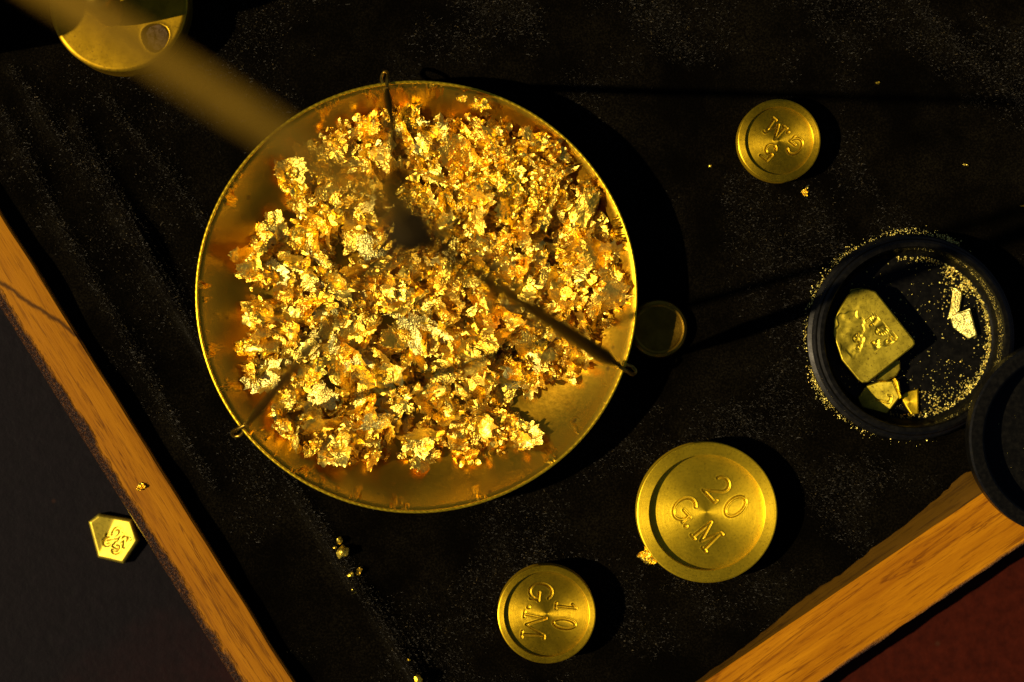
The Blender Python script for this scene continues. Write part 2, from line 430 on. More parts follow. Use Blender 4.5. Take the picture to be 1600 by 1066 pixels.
# loose nap and lint: thousands of short fibres, matted in patches
vs, fs = [], []
nr = random.Random(3)
n_f = 0
while n_f < 105000:
    x, y = nr.uniform(-8.3, 8.3), nr.uniform(-5.7, 5.7)
    q = Vector((x, y))-CORNER
    s = cross2(q, dL)/cross2(dR, dL); t = cross2(dR, q)/cross2(dR, dL)
    if s < 0.05 or t < 0.05: continue
    dens = noise.fractal(Vector((x*0.75, y*0.75, 1.5)), 0.9, 2.1, 4)
    dens = 0.13+0.95*dens
    if x < -2.5: dens *= 0.55
    for pts, a, w in FOLDS[:6]:
        dd = min(seg_d(Vector((x, y)), pts[i], pts[i+1])[0] for i in range(len(pts)-1))
        if dd < 0.25: dens += 1.1*math.exp(-(dd/0.10)**2)
    if nr.random() > dens: continue
    fi, fj = s/LEN_R*NS, t/LEN_L*NT
    z = VELV[min(NT, int(fj+.5)), min(NS, int(fi+.5))]
    a = nr.gauss(math.radians(-30), 0.9); L = nr.uniform(0.008, 0.03)*(2.5 if nr.random() < 0.02 else 1); w = nr.uniform(0.0012, 0.0025)
    up = nr.uniform(0.004, 0.04)
    dx, dy = math.cos(a)*L, math.sin(a)*L
    o = len(vs); X, Y, Z = x-CORNER.x, y-CORNER.y, z-TABLE_Z
    vs += [(X-dy/L*w, Y+dx/L*w, Z), (X+dy/L*w, Y-dx/L*w, Z), (X+dx+dy/L*w*.6, Y+dy-dx/L*w*.6, Z+up), (X+dx-dy/L*w*.6, Y+dy+dx/L*w*.6, Z+up)]
    fs.append((o, o+1, o+2, o+3)); n_f += 1
nap = obj('velvet_nap', vs, fs, MAT['fibre'], tray, smooth=False); tag(nap, kind='stuff')

# ------------------------------------------------------------------ stamped brass: strokes pressed into a turned face
def arc(cx, cy, rx, ry, a0, a1, n=18):
    return [(cx+rx*math.cos(math.radians(a0+(a1-a0)*i/n)), cy+ry*math.sin(math.radians(a0+(a1-a0)*i/n))) for i in range(n+1)]
GL = {                                                       # unit glyphs: centre at 0, height 1, y up
 '0': [arc(0, 0, .30, .47, 0, 360, 28)],
 'O': [arc(0, 0, .30, .47, 0, 360, 28)],
 '1': [[(0, -.5), (0, .5)], [(0, .5), (-.18, .30)], [(-.14, -.5), (.14, -.5)]],
 '2': [arc(0, .2, .29, .28, 170, -40, 16)+[(-.30, -.46)], [(-.32, -.47), (.33, -.47)], [(.33, -.47), (.33, -.36)]],
 '5': [[(.26, .48), (-.22, .48)], [(-.22, .48), (-.25, .05)], arc(0, -.16, .28, .30, 140, -150, 18)],
 'G': [arc(0, 0, .36, .48, 48, 325, 24), [(.02, -.06), (.40, -.06)], [(.33, -.06), (.33, -.42)]],
 'M': [[(-.40, -.48), (-.34, .48)], [(-.34, .48), (0, -.35)], [(0, -.35), (.34, .48)], [(.34, .48), (.40, -.48)], [(-.52, -.48), (-.28, -.48)], [(.28, -.48), (.52, -.48)], [(.34, .48), (.46, .48)]],
 '.': [arc(0, 0, .035, .035, 0, 360, 6)],
 'S': [arc(0, .22, .24, .25, 20, 250, 14)+arc(0, -.23, .26, .26, 90, -160, 14)],
 'U': [[(-.27, .48), (-.27, -.1)]+arc(0, -.1, .27, .36, 180, 360, 12)+[(.27, .48)]],
 'A': [[(-.34, -.48), (0, .48)], [(0, .48), (.34, -.48)], [(-.2, -.12), (.2, -.12)]],
 '9': [arc(0, .16, .26, .28, 0, 360, 18), [(.26, .16), (.2, -.3), (0, -.48)]],
 'L': [[(-.25, .48), (-.25, -.45)], [(-.25, -.45), (.28, -.45)], [(.28, -.45), (.28, -.25)]],
}
def strokes(items):
    """items: (glyph, x, y, height, angle, squeeze) in cm about the face centre -> array of segments"""
    out = []
    for g_, x, y, h, ang, sq in items:
        ca, sa = math.cos(ang), math.sin(ang)
        for line in GL[g_]:
            pts = [(x+(a*sq*ca-b*sa)*h, y+(a*sq*sa+b*ca)*h) for a, b in line]
            out += [(*pts[i], *pts[i+1]) for i in range(len(pts)-1)]
    return np.array(out)
def stroke_dist(xy, segs):
    d = np.full(len(xy), 9.0)
    for x0, y0, x1, y1 in segs:
        ab = np.array([x1-x0, y1-y0]); L = max(ab@ab, 1e-9)
        q = xy-np.array([x0, y0]); t = np.clip((q@ab)/L, 0, 1)
        d = np.minimum(d, np.hypot(q[:, 0]-t*ab[0], q[:, 1]-t*ab[1]))
    return d
def stamp(xy, items, w, depth):
    if not items: return np.zeros(len(xy))
    d = stroke_dist(xy, strokes(items))
    u = np.clip((1.25*w-d)/(0.5*w), 0, 1)
    return -depth*u*u*(3-2*u)+0.07*depth*np.exp(-((d-1.8*w)/(0.6*w))**2)
def stamped_disc(r, items, w, depth, nr_=None, seg=380, extra=None):
    nr_ = nr_ or int(r/0.0055)
    R_ = np.linspace(0, r, nr_+1)[1:]; A = np.arange(seg)*2*PI/seg
    xy = np.concatenate([[[0, 0]], np.stack([np.outer(R_, np.cos(A)).ravel(), np.outer(R_, np.sin(A)).ravel()], 1)])
    z = stamp(xy, items, w, depth)
    if extra is not None: z = z+extra(xy)
    vs = np.column_stack([xy, z])
    fs = [(0, 1+k, 1+(k+1) % seg) for k in range(seg)]
    for i in range(nr_-1):
        a, b = 1+i*seg, 1+(i+1)*seg
        fs += [(a+k, b+k, b+(k+1) % seg, a+(k+1) % seg) for k in range(seg)]
    return vs, fs
def weight(px, py, R, rin, h, rec, items, mat, label, name='brass_weight'):
    k = (D-h)/D; R *= k; rin *= k
    c = at(px, py, h)
    t = empty(name, (c[0], c[1], 0)); tag(t, label, 'weight', 'round brass weights stamped with their grams' if items else None)
    b = 0.018
    prof = [(0.001, 0), (R-0.04, 0), (R, 0.04), (R, h-b-.006), (R, h-b), (R-0.35*b, h-0.35*b), (R-b, h), (R-b-.006, h), (rin+0.014, h), (rin+.008, h), (rin+.002, h-0.004), (rin, h-.010), (rin-.004, h-rec)]
    vs, fs = lathe(prof, 160); obj('body', vs, fs, mat, t, sharp=30)
    vs, fs = stamped_disc(rin-0.002, items, 0.0150*max(1, R*1.05), 0.020)
    obj('stamped_face', vs, fs, mat, t, (0, 0, h-rec), sharp=None)
    return t
def gl(g_, cx, cy, ox, oy, sc, h, ang, sq=1.0):
    return (g_, (ox-cx)/sc/100, -(oy-cy)/sc/100, h, math.radians(ang), sq)
c, s_, a = (493, 556), 3.946, -48
weight(1104.8, 801, 1.10, 0.905, 0.50, 0.12, [gl('2', *c, 562, 408, s_, .40, a), gl('0', *c, 670, 522, s_, .40, a, .95), gl('G', *c, 358, 535, s_, .40, a), gl('.', *c, 366, 642, s_, .38, a, 1), gl('M', *c, 498, 698, s_, .38, a, .86)],
       MAT['brass_weight'], 'largest bright round brass weight, stamped 20 G.M')
c, s_, a = (502, 533), 5.33, -97
weight(854.2, 960, 0.77, 0.665, 0.50, 0.075, [gl('1', *c, 662, 478, s_, .31, a), gl('0', *c, 648, 615, s_, .36, a, .68), gl('G', *c, 455, 352, s_, .36, a, 1), gl('.', *c, 352, 478, s_, .36, a), gl('M', *c, 400, 630, s_, .36, a, 1.1)],
       MAT['brass_dull'], 'round brass weight stamped 10 G.M, below the pan at the bottom edge')
c, s_, a = (520, 479), 5.33, 142
weight(1217.5, 219.9, 0.65, 0.53, 0.38, 0.06, [gl('5', *c, 440, 568, s_, .27, a), gl('G', *c, 652, 522, s_, .28, a), gl('.', *c, 595, 408, s_, .28, a), gl('M', *c, 488, 385, s_, .26, a, 1.0)],
       MAT['brass_dull'], 'smallest stamped round brass weight, 5 G.M, alone in the upper right')

# small disc half under the pan
h = 0.20; q = at(1029, 514, h); R = 0.46*(D-h)/D
MAT['brass_dark'] = brass('shaded_brass', (0.26, 0.15, 0.012), 0.36, 0.3, 1.0, 0.4, 0.6)  # darkened brass: the pan's shade on the disc is painted into its colour
t = empty('brass_disc', (q[0], q[1], 0)); tag(t, 'small plain brass disc weight, unstamped, half hidden in the shadow under the pan edge', 'weight')
vs, fs = lathe([(0.001, 0), (R-.03, 0), (R, .03), (R, h-.07), (R-.02, h-.025), (R-.06, h), (R-.085, h-.004), (R-.11, h-.03)], 120); obj('body', vs, fs, MAT['brass_dark'], t, sharp=30)
vs, fs = stamped_disc(R-.11, None, .02, .02, 20, 120); obj('face', vs, fs, MAT['brass_dark'], t, (0, 0, h-.03), sharp=None)

# knobbed weight with lead plug, top left
h = 0.8; q = at(185, 5, h); kk = (D-h)/D; R = 1.08*kk
t = empty('knobbed_weight', (q[0], q[1], 0)); tag(t, 'flat brass weight with knob handle and dark lead plug, cut off at the top left', 'weight')
pc = at(243, 58, h); pc = (pc[0]-q[0], pc[1]-q[1])
def cavity(xy):
    a = np.arctan2(xy[:, 1]-pc[1], xy[:, 0]-pc[0])
    d = np.hypot((xy[:, 0]-pc[0]), (xy[:, 1]-pc[1])*0.95)-0.205-0.012*np.sin(3*a)
    z = -0.09*np.clip(-d/0.02, 0, 1)+0.006*np.exp(-(d/0.03)**2)
    rr = np.hypot(xy[:, 0], xy[:, 1]); return z-0.018*np.clip((rr-(R-0.07))/0.05, 0, 1)**2
vs, fs = lathe([(0.001, 0), (R-.05, 0), (R, .05), (R, h-.04), (R-.006, h-.028), (R-.02, h-.018)], 160); obj('body', vs, fs, MAT['brass_old'], t, sharp=30)
vs, fs = stamped_disc(R-.02, None, .02, .02, 100, 300, cavity); obj('face', vs, fs, MAT['brass_old'], t, (0, 0, h), sharp=None)
vs, fs = [], []
for i in range(9):
    for k in range(28):
        a = 2*PI*k/28; r = 0.19*i/8
        x, y = r*math.cos(a), r*math.sin(a)*1.05
        vs.append((x, y, 0.035*noise.noise(Vector((x*14, y*14, 2)))+0.02*noise.noise(Vector((x*40, y*40, 2)))+0.03*(x > 0.02)))
for i in range(8):
    for k in range(28): fs.append((i*28+k, (i+1)*28+k, (i+1)*28+(k+1) % 28, i*28+(k+1) % 28))
obj('lead_plug', vs, fs, MAT['lead'], t, (pc[0], pc[1], h-.065), sharp=None)
b0 = Vector(at(176, 26, h)); b1 = Vector(at(150, -12, 2.6))
off = Vector((q[0], q[1], 0))
ctrl = [b0-off+(b1-b0)*u for u in (0, .05, .1, .2, .4, .6, .8, .92, .98, 1.0)]
vs, fs = tube(ctrl, [.13, .16, .19, .22, .24, .25, .25, .22, .14, .03], 24); obj('knob', vs, fs, MAT['brass_wire'], t)

# a taller weight just outside the frame at the upper left; its shadow falls across the knobbed one
q = at(-66, 40, 0.0); h = 2.5; R = 0.54
t = empty('tall_weight', (q[0], q[1], 0)); tag(t, 'tall brass cylinder weight just outside the upper left of the picture', 'weight')
vs, fs = lathe([(0.001, 0), (R-.04, 0), (R, .04), (R, h-.03), (R-.03, h), (R-.10, h), (R-.12, h-.03), (.001, h-.03)], 96); obj('body', vs, fs, MAT['brass_old'], t, sharp=30)

# hexagonal weight on the table at the left
hz = TABLE_Z+0.18
pts = [(138, 815), (154, 803), (206, 812), (217, 845), (193, 881), (152, 872)]
c0 = (180, 843)
q = at(*c0, hz); t = empty('hexagonal_weight', (q[0], q[1], TABLE_Z)); tag(t, 'small six-sided pale brass weight lying on the dark table outside the tray', 'weight')
poly = [Vector((a[0]-q[0], a[1]-q[1])) for a in (at(x, y, hz) for x, y in pts)][::-1]
def poly_sd(xy, poly):
    """inside distance to a convex polygon (ccw)"""
    d = np.full(len(xy), 9.0)
    for i in range(len(poly)):
        a, b = poly[i], poly[(i+1) % len(poly)]; e = (b-a).normalized()
        d = np.minimum(d, (e.x*(xy[:, 1]-a.y)-e.y*(xy[:, 0]-a.x)))
    return d
def plate(poly, items, w, depth, thick, n=46, bev=0.03, extra=None, under=True):
    """a polygonal plate, its top a dense stamped sheet, its sides straight down"""
    cx = sum((p for p in poly), Vector((0, 0)))/len(poly)
    per = []
    m = 14
    for i in range(len(poly)):
        a, b = poly[i], poly[(i+1) % len(poly)]
        per += [a+(b-a)*k/m for k in range(m)]
    N = len(per)
    xy = [cx]+[cx+(p-cx)*(1-(1-k/n)**1.0) for k in range(1, n+1) for p in per]
    XY = np.array([(p.x, p.y) for p in xy])
    inn = poly_sd(XY, poly)
    z = stamp(XY, items, w, depth)-bev*np.clip(1-inn/bev, 0, 1)**2*0.8
    if extra is not None: z = z+extra(XY)
    vs = [(x, y, zz+thick) for (x, y), zz in zip(XY, z)]
    fs = [(0, 1+k, 1+(k+1) % N) for k in range(N)]
    for i in range(n-1):
        a, b = 1+i*N, 1+(i+1)*N
        fs += [(a+k, b+k, b+(k+1) % N, a+(k+1) % N) for k in range(N)]
    o = len(vs); vs += [(p.x, p.y, 0) for p in per]
    a = 1+(n-1)*N
    fs += [(a+k, o+k, o+(k+1) % N, a+(k+1) % N) for k in range(N)]
    fs.append(tuple(range(o, o+N))[::-1])
    return vs, fs
def hexwarp(XY): return 0.26*np.clip(-XY[:, 0]-.16+.45*XY[:, 1], 0, 1)+0.16*XY[:, 0]
its = [('2', -.12, -.02, .16, math.radians(150), 1), ('0', .02, .10, .17, math.radians(150), 1), ('M', .13, -.02, .17, math.radians(150), 1), ('G', .02, -.14, .16, math.radians(150), 1)]
vs, fs = plate(poly, its, 0.020, 0.028, 0.18, extra=hexwarp, bev=0.05); obj('stamped_body', vs, fs, MAT['brass_pale'], t, sharp=50)

# ------------------------------------------------------------------ balance: pan hung by three brass wires from a beam
RIM_Z = 0.86
kz = (D-RIM_Z)/D
PR = 3.42*kz; SY = 0.978
pan = empty('scale_pan', (PAN_C[0], PAN_C[1], 0)); tag(pan, 'large round brass scale pan hung on three wires, heaped with gold flakes', 'scale pan')
FLOOR_R = 2.25; PB = 0.30
def pan_floor(r):
    """the inside of the dish: flat middle, sides curving up ever steeper"""
    if r < FLOOR_R: return PB
    u = min(1.0, (r-FLOOR_R)/(PR-FLOOR_R)); return PB+(RIM_Z-PB)*u**2.1
prof = [(0.001, PB)]+[(FLOOR_R*i/10, PB) for i in range(1, 10)]
prof += [(FLOOR_R+(PR-FLOOR_R)*i/14, pan_floor(FLOOR_R+(PR-FLOOR_R)*i/14)) for i in range(0, 15)]
inner = prof[:]
outer = [(r+0.012 if r > 0.1 else r, max(0.0, z-0.045)) for r, z in prof[::-1]]
vs, fs = lathe(inner+[(PR+.022, RIM_Z+.004), (PR+.03, RIM_Z-.02)]+outer[1:], 220, wob=0.0012, sy=SY)
dish = obj('dish', vs, fs, MAT['pan'], pan, sharp=60)
vs, fs = [], []
n = 840
for k in range(n):
    a = 2*PI*k/n; rr = PR*(1+0.0012*math.sin(3*a+1)+.0007*math.sin(7*a))
    for m in range(8):
        b = 2*PI*m/8; rad = 0.024*(1+0.07*math.sin(a*210+m*.7))
        vs.append(((rr+0.012+rad*math.cos(b))*math.cos(a), (rr+0.012+rad*math.cos(b))*math.sin(a)*SY, RIM_Z+rad*math.sin(b)))
for k in range(n):
    for m in range(8): fs.append((k*8+m, ((k+1) % n)*8+m, ((k+1) % n)*8+(m+1) % 8, k*8+(m+1) % 8))
obj('rim_bead', vs, fs, MAT['brass_weight'], pan, sharp=None)
PO = Vector((PAN_C[0], PAN_C[1], 0))
APEX = Vector(at(640, 362, 14.6))-PO
for px, py, wr in ((606, 130, .065), (384, 667, .068), (968, 577, .12)):
    w0 = Vector(at(px, py, RIM_Z))-PO
    u = Vector((w0.x, w0.y, 0)).normalized(); v = Vector((-u.y, u.x, 0))
    e = u*(PR+0.015); e = Vector((e.x, e.y*SY, RIM_Z))
    def L(a, b, z): return e+u*a+v*b+Vector((0, 0, z))
    hook = spline([L(-.13, .03, .14), L(-.06, .01, .13), L(.05, -.01, .05), L(.17, -.03, -.16), L(.20, .03, -.24), L(.12, .08, -.22), L(.03, .07, -.14), L(-.03, .03, -.10)], 7)
    vs, fs = tube(hook, 0.030, 10); obj('hook', vs, fs, MAT['brass_wire'], pan)
    start = L(-.11, .02, .13); end = APEX+u*0.12
    path = []
    for i in range(30):
        f = i/29; p = start.lerp(end, f)
        path.append(p)
    vs, fs = tube(path, [0.036+(wr-.036)*min(1, i/3)*(1-(.40 if py < 200 else .0)*i/29) for i in range(30)], 10); obj('wire', vs, fs, MAT['wire'], pan)
    vs, fs = tube([L(-.13, .025, .10), L(-.11, .02, .15), L(-.12, .02, .22)], [.05, .06, .045], 10); obj('wire_eye', vs, fs, MAT['brass_wire'], pan)
vs, fs = lathe([(.001, -.25), (.16, -.22), (.30, -.05), (.34, .1), (.24, .22), (.10, .30), (.001, .34)], 24)
obj('wire_knot', [(x+APEX.x, y+APEX.y, z+APEX.z) for x, y, z in vs], fs, MAT['steel'], pan)
hk = spline([APEX+V(0, 0, .25), APEX+V(-.05, .05, .7), APEX+V(-.2, .25, 1.1), APEX+V(-.25, .35, 1.6), APEX+V(0, .2, 1.9), APEX+V(.12, .05, 1.7)], 7)
vs, fs = tube(hk, .13, 12); obj('suspension_hook', vs, fs, MAT['steel'], pan)
# the beam
BZ = 16.8
b_end = Vector(at(614, 326, BZ)); b_mid = Vector(at(310, 130, BZ))
bd = (b_mid-b_end).normalized(); bn = Vector((-bd.y, bd.x, 0))
beam = empty('balance_beam', b_end); tag(beam, 'out-of-focus brass balance beam slanting in from the upper left above the pan', 'balance beam')
vs, fs = [], []
n = 60; LB = 15.0
for i in range(n+1):
    f = i/n; x = LB*f
    hw = 0.13+0.01*min(1, x/0.8)+0.02*min(1, x/2.0); ht = 0.13+0.18*min(1, x/3.0)
    c_ = bd*x
    sec = [(-hw, -ht*.8), (hw, -ht*.8), (hw, ht*.7), (hw*.8, ht), (-hw*.8, ht), (-hw, ht*.7)]
    vs += [tuple(c_+bn*a+Vector((0, 0, z))) for a, z in sec]
for i in range(n):
    for k in range(6): fs.append((i*6+k, (i+1)*6+k, (i+1)*6+(k+1) % 6, i*6+(k+1) % 6))
fs += [tuple(range(6)), tuple(range(n*6, n*6+6))[::-1]]
obj('arm', vs, fs, MAT['brass_beam'], beam, sharp=30)
vs, fs = tube([(-bd*0.05)+bd*(-.26+.26*math.cos(a))+Vector((0, 0, .26*math.sin(a))) for a in [2*PI*i/20 for i in range(20)]]+[(-bd*0.05)], .12, 10)
obj('end_ring', vs, fs, MAT['steel'], beam)

# ------------------------------------------------------------------ gold flakes
def flake_mesh(seed, kind):
    """a torn, creased scrap of foil: rings out to a ragged outline"""
    r_ = random.Random(seed); NR, NSG = {'leaf': (8, 44), 'grain': (10, 44), 'pale': (9, 48), 'crumb': (2, 9)}[kind]
    asp = r_.uniform(0.45, 1.0); o = r_.uniform(0, 99)
    folds = [(r_.uniform(0, PI), r_.uniform(-.6, .6), r_.uniform(-.55, .65)*(1.0 if kind != 'grain' else .35)) for _ in range(4)]
    cur = r_.uniform(-.4, .2)
    cut = [(2*PI*k/5+r_.uniform(-.45, .45), r_.uniform(.45, 1.0)) for k in range(5)]
    vs, fs = [(0, 0, 0)], []
    jag = [r_.uniform(-.16, .12)*(1 if r_.random() < .7 else 1.8) for _ in range(NSG)]
    for i in range(1, NR+1):
        for k in range(NSG):
            a = 2*PI*k/NSG
            R = 1.12
            for ca, cd in cut:
                c_ = math.cos(a-ca)
                if c_ > 0.05: R = min(R, cd/c_)
            R *= 1+0.12*noise.noise(Vector((math.cos(a)*2.4+o, math.sin(a)*2.4, o)))+0.16*noise.noise(Vector((math.cos(a)*9+o, math.sin(a)*9, 3)))
            if kind != 'crumb' and i >= NR-1: R *= 1+jag[k]*(1 if i == NR else .45)
            u = (i/NR)**0.8
            vs.append((R*u*math.cos(a), R*u*math.sin(a)*asp, 0))
    out = []
    for x, y, z in vs:
        z = cur*(x*x+y*y)*.5
        for fa, fc, fk in folds: z += fk*abs(x*math.cos(fa)+y*math.sin(fa)-fc)
        q = Vector((x*2.0+o, y*2.0, o))
        z += 0.10*noise.noise(q)+0.05*noise.noise(q*2.4)+.03*abs(noise.noise(q*5.5))
        if kind == 'grain':
            z += 0.30*noise.noise(q*1.3)+0.22*abs(noise.noise(q*2.7)); x += .15*noise.noise(q*2.0+V(5, 0, 0)); y += .15*noise.noise(q*2.0+V(0, 9, 0))
        if kind == 'pale': z *= 0.5
        out.append((x, y, z))
    for k in range(NSG): fs.append((0, 1+k, 1+(k+1) % NSG))
    for i in range(NR-1):
        a, b = 1+i*NSG, 1+(i+1)*NSG
        for k in range(NSG):
            m = (k+1) % NSG
            fs.append((a+k, b+k, b+m)); fs.append((a+k, b+m, a+m))
    A = np.array(out); A -= A.mean(0); A[:, 2] -= np.median(A[:, 2])
    return A, fs
def nugget_mesh(seed):
    r_ = random.Random(seed); bm = bmesh.new(); bmesh.ops.create_icosphere(bm, subdivisions=2, radius=1)
    o = r_.uniform(0, 50)
    for v in bm.verts:
        p = v.co.copy(); k = 1+.45*noise.noise(p*1.1+V(o, 0, 0))+.28*noise.noise(p*2.6+V(0, o, 0))+.14*noise.noise(p*6+V(0, 0, o))
        v.co = Vector((p.x*k, p.y*k*.8, p.z*k*.6))
    A = np.array([v.co[:] for v in bm.verts]); F = [tuple(v.index for v in f.verts) for f in bm.faces]; bm.free(); return A, F
SH = {'leaf': [flake_mesh(i, 'leaf') for i in range(26)], 'grain': [flake_mesh(100+i, 'grain') for i in range(16)], 'pale': [flake_mesh(200+i, 'pale') for i in range(8)],
      'crumb': [flake_mesh(300+i, 'crumb') for i in range(14)], 'nugget': [nugget_mesh(i) for i in range(6)]}
FM = {'leaf': 'gold_leaf', 'grain': 'gold_grain', 'pale': 'gold_pale', 'crumb': 'gold_leaf', 'nugget': 'gold_grain'}
SIZES = [0.16, 0.22, 0.28, 0.36, 0.48]
UNIT = {k: [mesh_from('gold_'+k, A, F, MAT[FM[k]], True, 28) for A, F in v] for k, v in SH.items()}
HEAP = [(500, 205), (555, 180), (625, 165), (660, 182), (700, 196), (735, 178), (775, 192), (850, 208), (888, 240), (893, 272), (935, 300), (938, 345), (958, 370), (958, 410), (978, 455), (958, 505), (915, 560),
        (893, 600), (855, 592), (815, 612), (790, 632), (800, 650), (838, 662), (832, 700), (795, 708), (770, 712), (728, 738), (700, 715), (645, 735), (600, 718), (545, 732), (500, 722), (440, 690), (422, 655), (428, 612),
        (388, 590), (382, 540), (392, 480), (386, 430), (365, 402), (405, 365), (415, 322), (445, 345), (436, 285), (442, 252), (488, 246)]
GAPS = [(537, 412, 17), (527, 400, 12), (446, 338, 20), (470, 362, 12), (600, 500, 19), (690, 705, 22), (625, 690, 10), (655, 655, 10), (520, 590, 9), (808, 625, 18), (690, 560, 8), (560, 395, 10), (742, 708, 14), (548, 648, 10), (425, 455, 11), (770, 520, 7), (860, 380, 8), (475, 640, 10), (880, 300, 7), (617, 425, 9)]
def in_heap(px, py):
    c = False; n = len(HEAP)
    for i in range(n):
        (x1, y1), (x2, y2) = HEAP[i], HEAP[(i+1) % n]
        if (y1 > py) != (y2 > py) and px < (x2-x1)*(py-y1)/(y2-y1)+x1: c = not c
    return c
def heap_h(px, py):
    e = math.exp(-((px-790)/120)**2-((py-300)/100)**2)
    f = math.exp(-((px-640)/230)**2-((py-440)/200)**2)
    return 0.09+0.13*f+0.40*e+0.06*noise.noise(Vector((px*.02, py*.02, 0)))
def floor_at(x, y):
    dx, dy = x-PAN_C[0], (y-PAN_C[1])/SY; return pan_floor(math.hypot(dx, dy))
fr = random.Random(21)
GRP = 'gold flakes heaped in the scale pan'
inst = []                                                    # (kind, shape index, pos, euler, scale)
tries = 0
while len(inst) < 1500 and tries < 60000:
    tries += 1
    px, py = fr.uniform(350, 990), fr.uniform(150, 750)
    if not in_heap(px, py): continue
    u = fr.random()
    s = fr.choice([0.12, 0.15, 0.18, 0.22, 0.26, 0.30]) if u < .86 else fr.uniform(.32, .44)
    ok = True
    for gx, gy, gr in GAPS:
        if math.hypot(px-gx, py-gy) < gr*.85+s*36: ok = False
    if not ok: continue
    # the outline of the heap: flakes must mostly stay inside it
    m = 0
    for k in range(6):
        if in_heap(px+s*55*math.cos(k*PI/3), py+s*55*math.sin(k*PI/3)): m += 1
    if m < 5: continue
    e = math.exp(-((px-790)/130)**2-((py-300)/110)**2)
    kind = 'grain' if fr.random() < 0.04+0.60*e else ('pale' if fr.random() < 0.16 and px < 700 or fr.random() < .05 else 'leaf')
    H = heap_h(px, py)
    zz = fr.random()**0.8*H if s < .31 else H*(.70+.3*fr.random())
    x, y, _ = at(px, py, 0.3)
    z = floor_at(x, y)+0.04+zz+0.06*s
    x, y, _ = at(px, py, z)
    tilt = 0.16 if kind == 'pale' else (0.42 if s < .31 else .26)
    rot = (fr.gauss(0, tilt), fr.gauss(-0.16, tilt), fr.uniform(0, 2*PI))
    inst.append((kind, fr.randrange(len(SH[kind])), (x, y, z), rot, s, None))
from mathutils import Euler
def euler(rot): return (Euler((rot[0], rot[1], 0)).to_matrix() @ Matrix.Rotation(rot[2], 3, 'Z')).to_euler()
HERO = [ # px, py, z above floor, size, kind, shape, rot, label
 (592, 662, .30, .42, 'pale', 0, (.05, -.12, .3), 'largest pale greenish gold flake, flat, low in the heap left of centre'),
 (735, 712, .10, .30, 'leaf', 1, (.3, -.3, .8), 'curled gold flake sticking out at the bottom edge of the heap'),
 (822, 682, .12, .30, 'leaf', 2, (-.15, -.25, .1), 'ragged gold flake on the bare pan floor at the lower right of the heap'),
 (788, 660, .14, .30, 'leaf', 5, (.2, .3, 1.2), 'upright gold flake beside the ragged one at the lower right of the heap'),
 (750, 165, .25, .20, 'grain', 1, (.2, -.2, 0), 'small knobbly gold piece leaning on the top rim of the pan'),
 (722, 155, .20, .14, 'grain', 2, (.2, -.2, 0), 'smallest gold chip clinging to the pan wall at the top'),
 (915, 325, .40, .36, 'leaf', 7, (.1, -.2, 1.0), 'broad smooth gold flake at the right shoulder of the heap'),
 (930, 395, .35, .38, 'leaf', 9, (-.1, -.1, 2.0), 'large jagged gold flake pointing at the right rim of the pan'),
 (945, 470, .30, .42, 'leaf', 11, (.05, -.15, .4), 'wide crinkled gold flake at the far right of the heap'),
 (415, 590, .22, .38, 'pale', 2, (-.1, -.25, 1.4), 'pale rounded gold lump at the left edge of the heap'),
 (408, 500, .20, .30, 'pale', 3, (.1, -.3, .2), 'pale silvery gold flake at the left edge above the rounded lump'),
 (428, 345, .20, .26, 'leaf', 13, (.5, -.2, 1.6), 'narrow upright gold flake at the upper left of the heap'),
 (375, 402, .22, .20, 'leaf', 15, (.1, .1, 0), 'single dull gold flake reaching furthest left towards the rim'),
 (460, 285, .22, .34, 'grain', 4, (.1, -.2, 1.5), 'granular gold flake at the top left corner of the heap'),
 (575, 385, .30, .34, 'pale', 5, (0, -.1, .1), 'pale square gold flake under the meeting wires'),
 (665, 715, .12, .28, 'leaf', 17, (.1, -.1, .78), 'triangular gold flake pointing down at the bottom of the heap'),
 (765, 535, .30, .40, 'leaf', 19, (-.05, -.1, .5), 'smooth orange gold flake in the lower right middle of the heap'),
 (690, 425, .36, .42, 'leaf', 21, (0, -.12, 1.5), 'long flat gold flake just below the point where the wires meet'),
]
for px, py, dz, s, kind, shp, rot, label in HERO:
    x, y, _ = at(px, py, 0.4); z = floor_at(x, y)+dz; x, y, _ = at(px, py, z)
    inst.append((kind, shp, (x, y, z), rot, s, label))
def nshow(it): return 9 if it[5] else it[4]*(0.55+it[2][2]-floor_at(it[2][0], it[2][1]))
inst.sort(key=nshow, reverse=True)
KW = {'leaf': 'crinkled gold flake', 'grain': 'knobbly gold flake', 'pale': 'pale gold flake'}
HOURS = ['twelve', 'one', 'two', 'three', 'four', 'five', 'six', 'seven', 'eight', 'nine', 'ten', 'eleven']
def where(px, py):
    """clock-face place in the pan"""
    a = math.degrees(math.atan2(px-655, 455-py)) % 360; r = math.hypot(px-655, (py-455)*1.08)
    k = int((a+7.5)//15) % 24; h0, h1 = HOURS[k//2], HOURS[(k//2+1) % 12]
    return ("at %s o'clock, " % h0 if k % 2 == 0 else "between %s and %s o'clock, " % (h0, h1)) + ('near the heap centre' if r < 110 else ('halfway out' if r < 200 else ('well out' if r < 260 else "at the heap's edge")))
def size_word(s): return 'small ' if s < .19 else ('medium ' if s < .27 else 'large ')
def lie_word(rot):
    t = math.hypot(rot[0], rot[1]); return 'flat ' if t < .25 else ('tilted ' if t < .5 else 'steep ')
def px_of(p): k = D/(D-p[2]); return p[0]*100*k+800, 533-p[1]*100*k
big, rest = inst[:300], inst[300:]
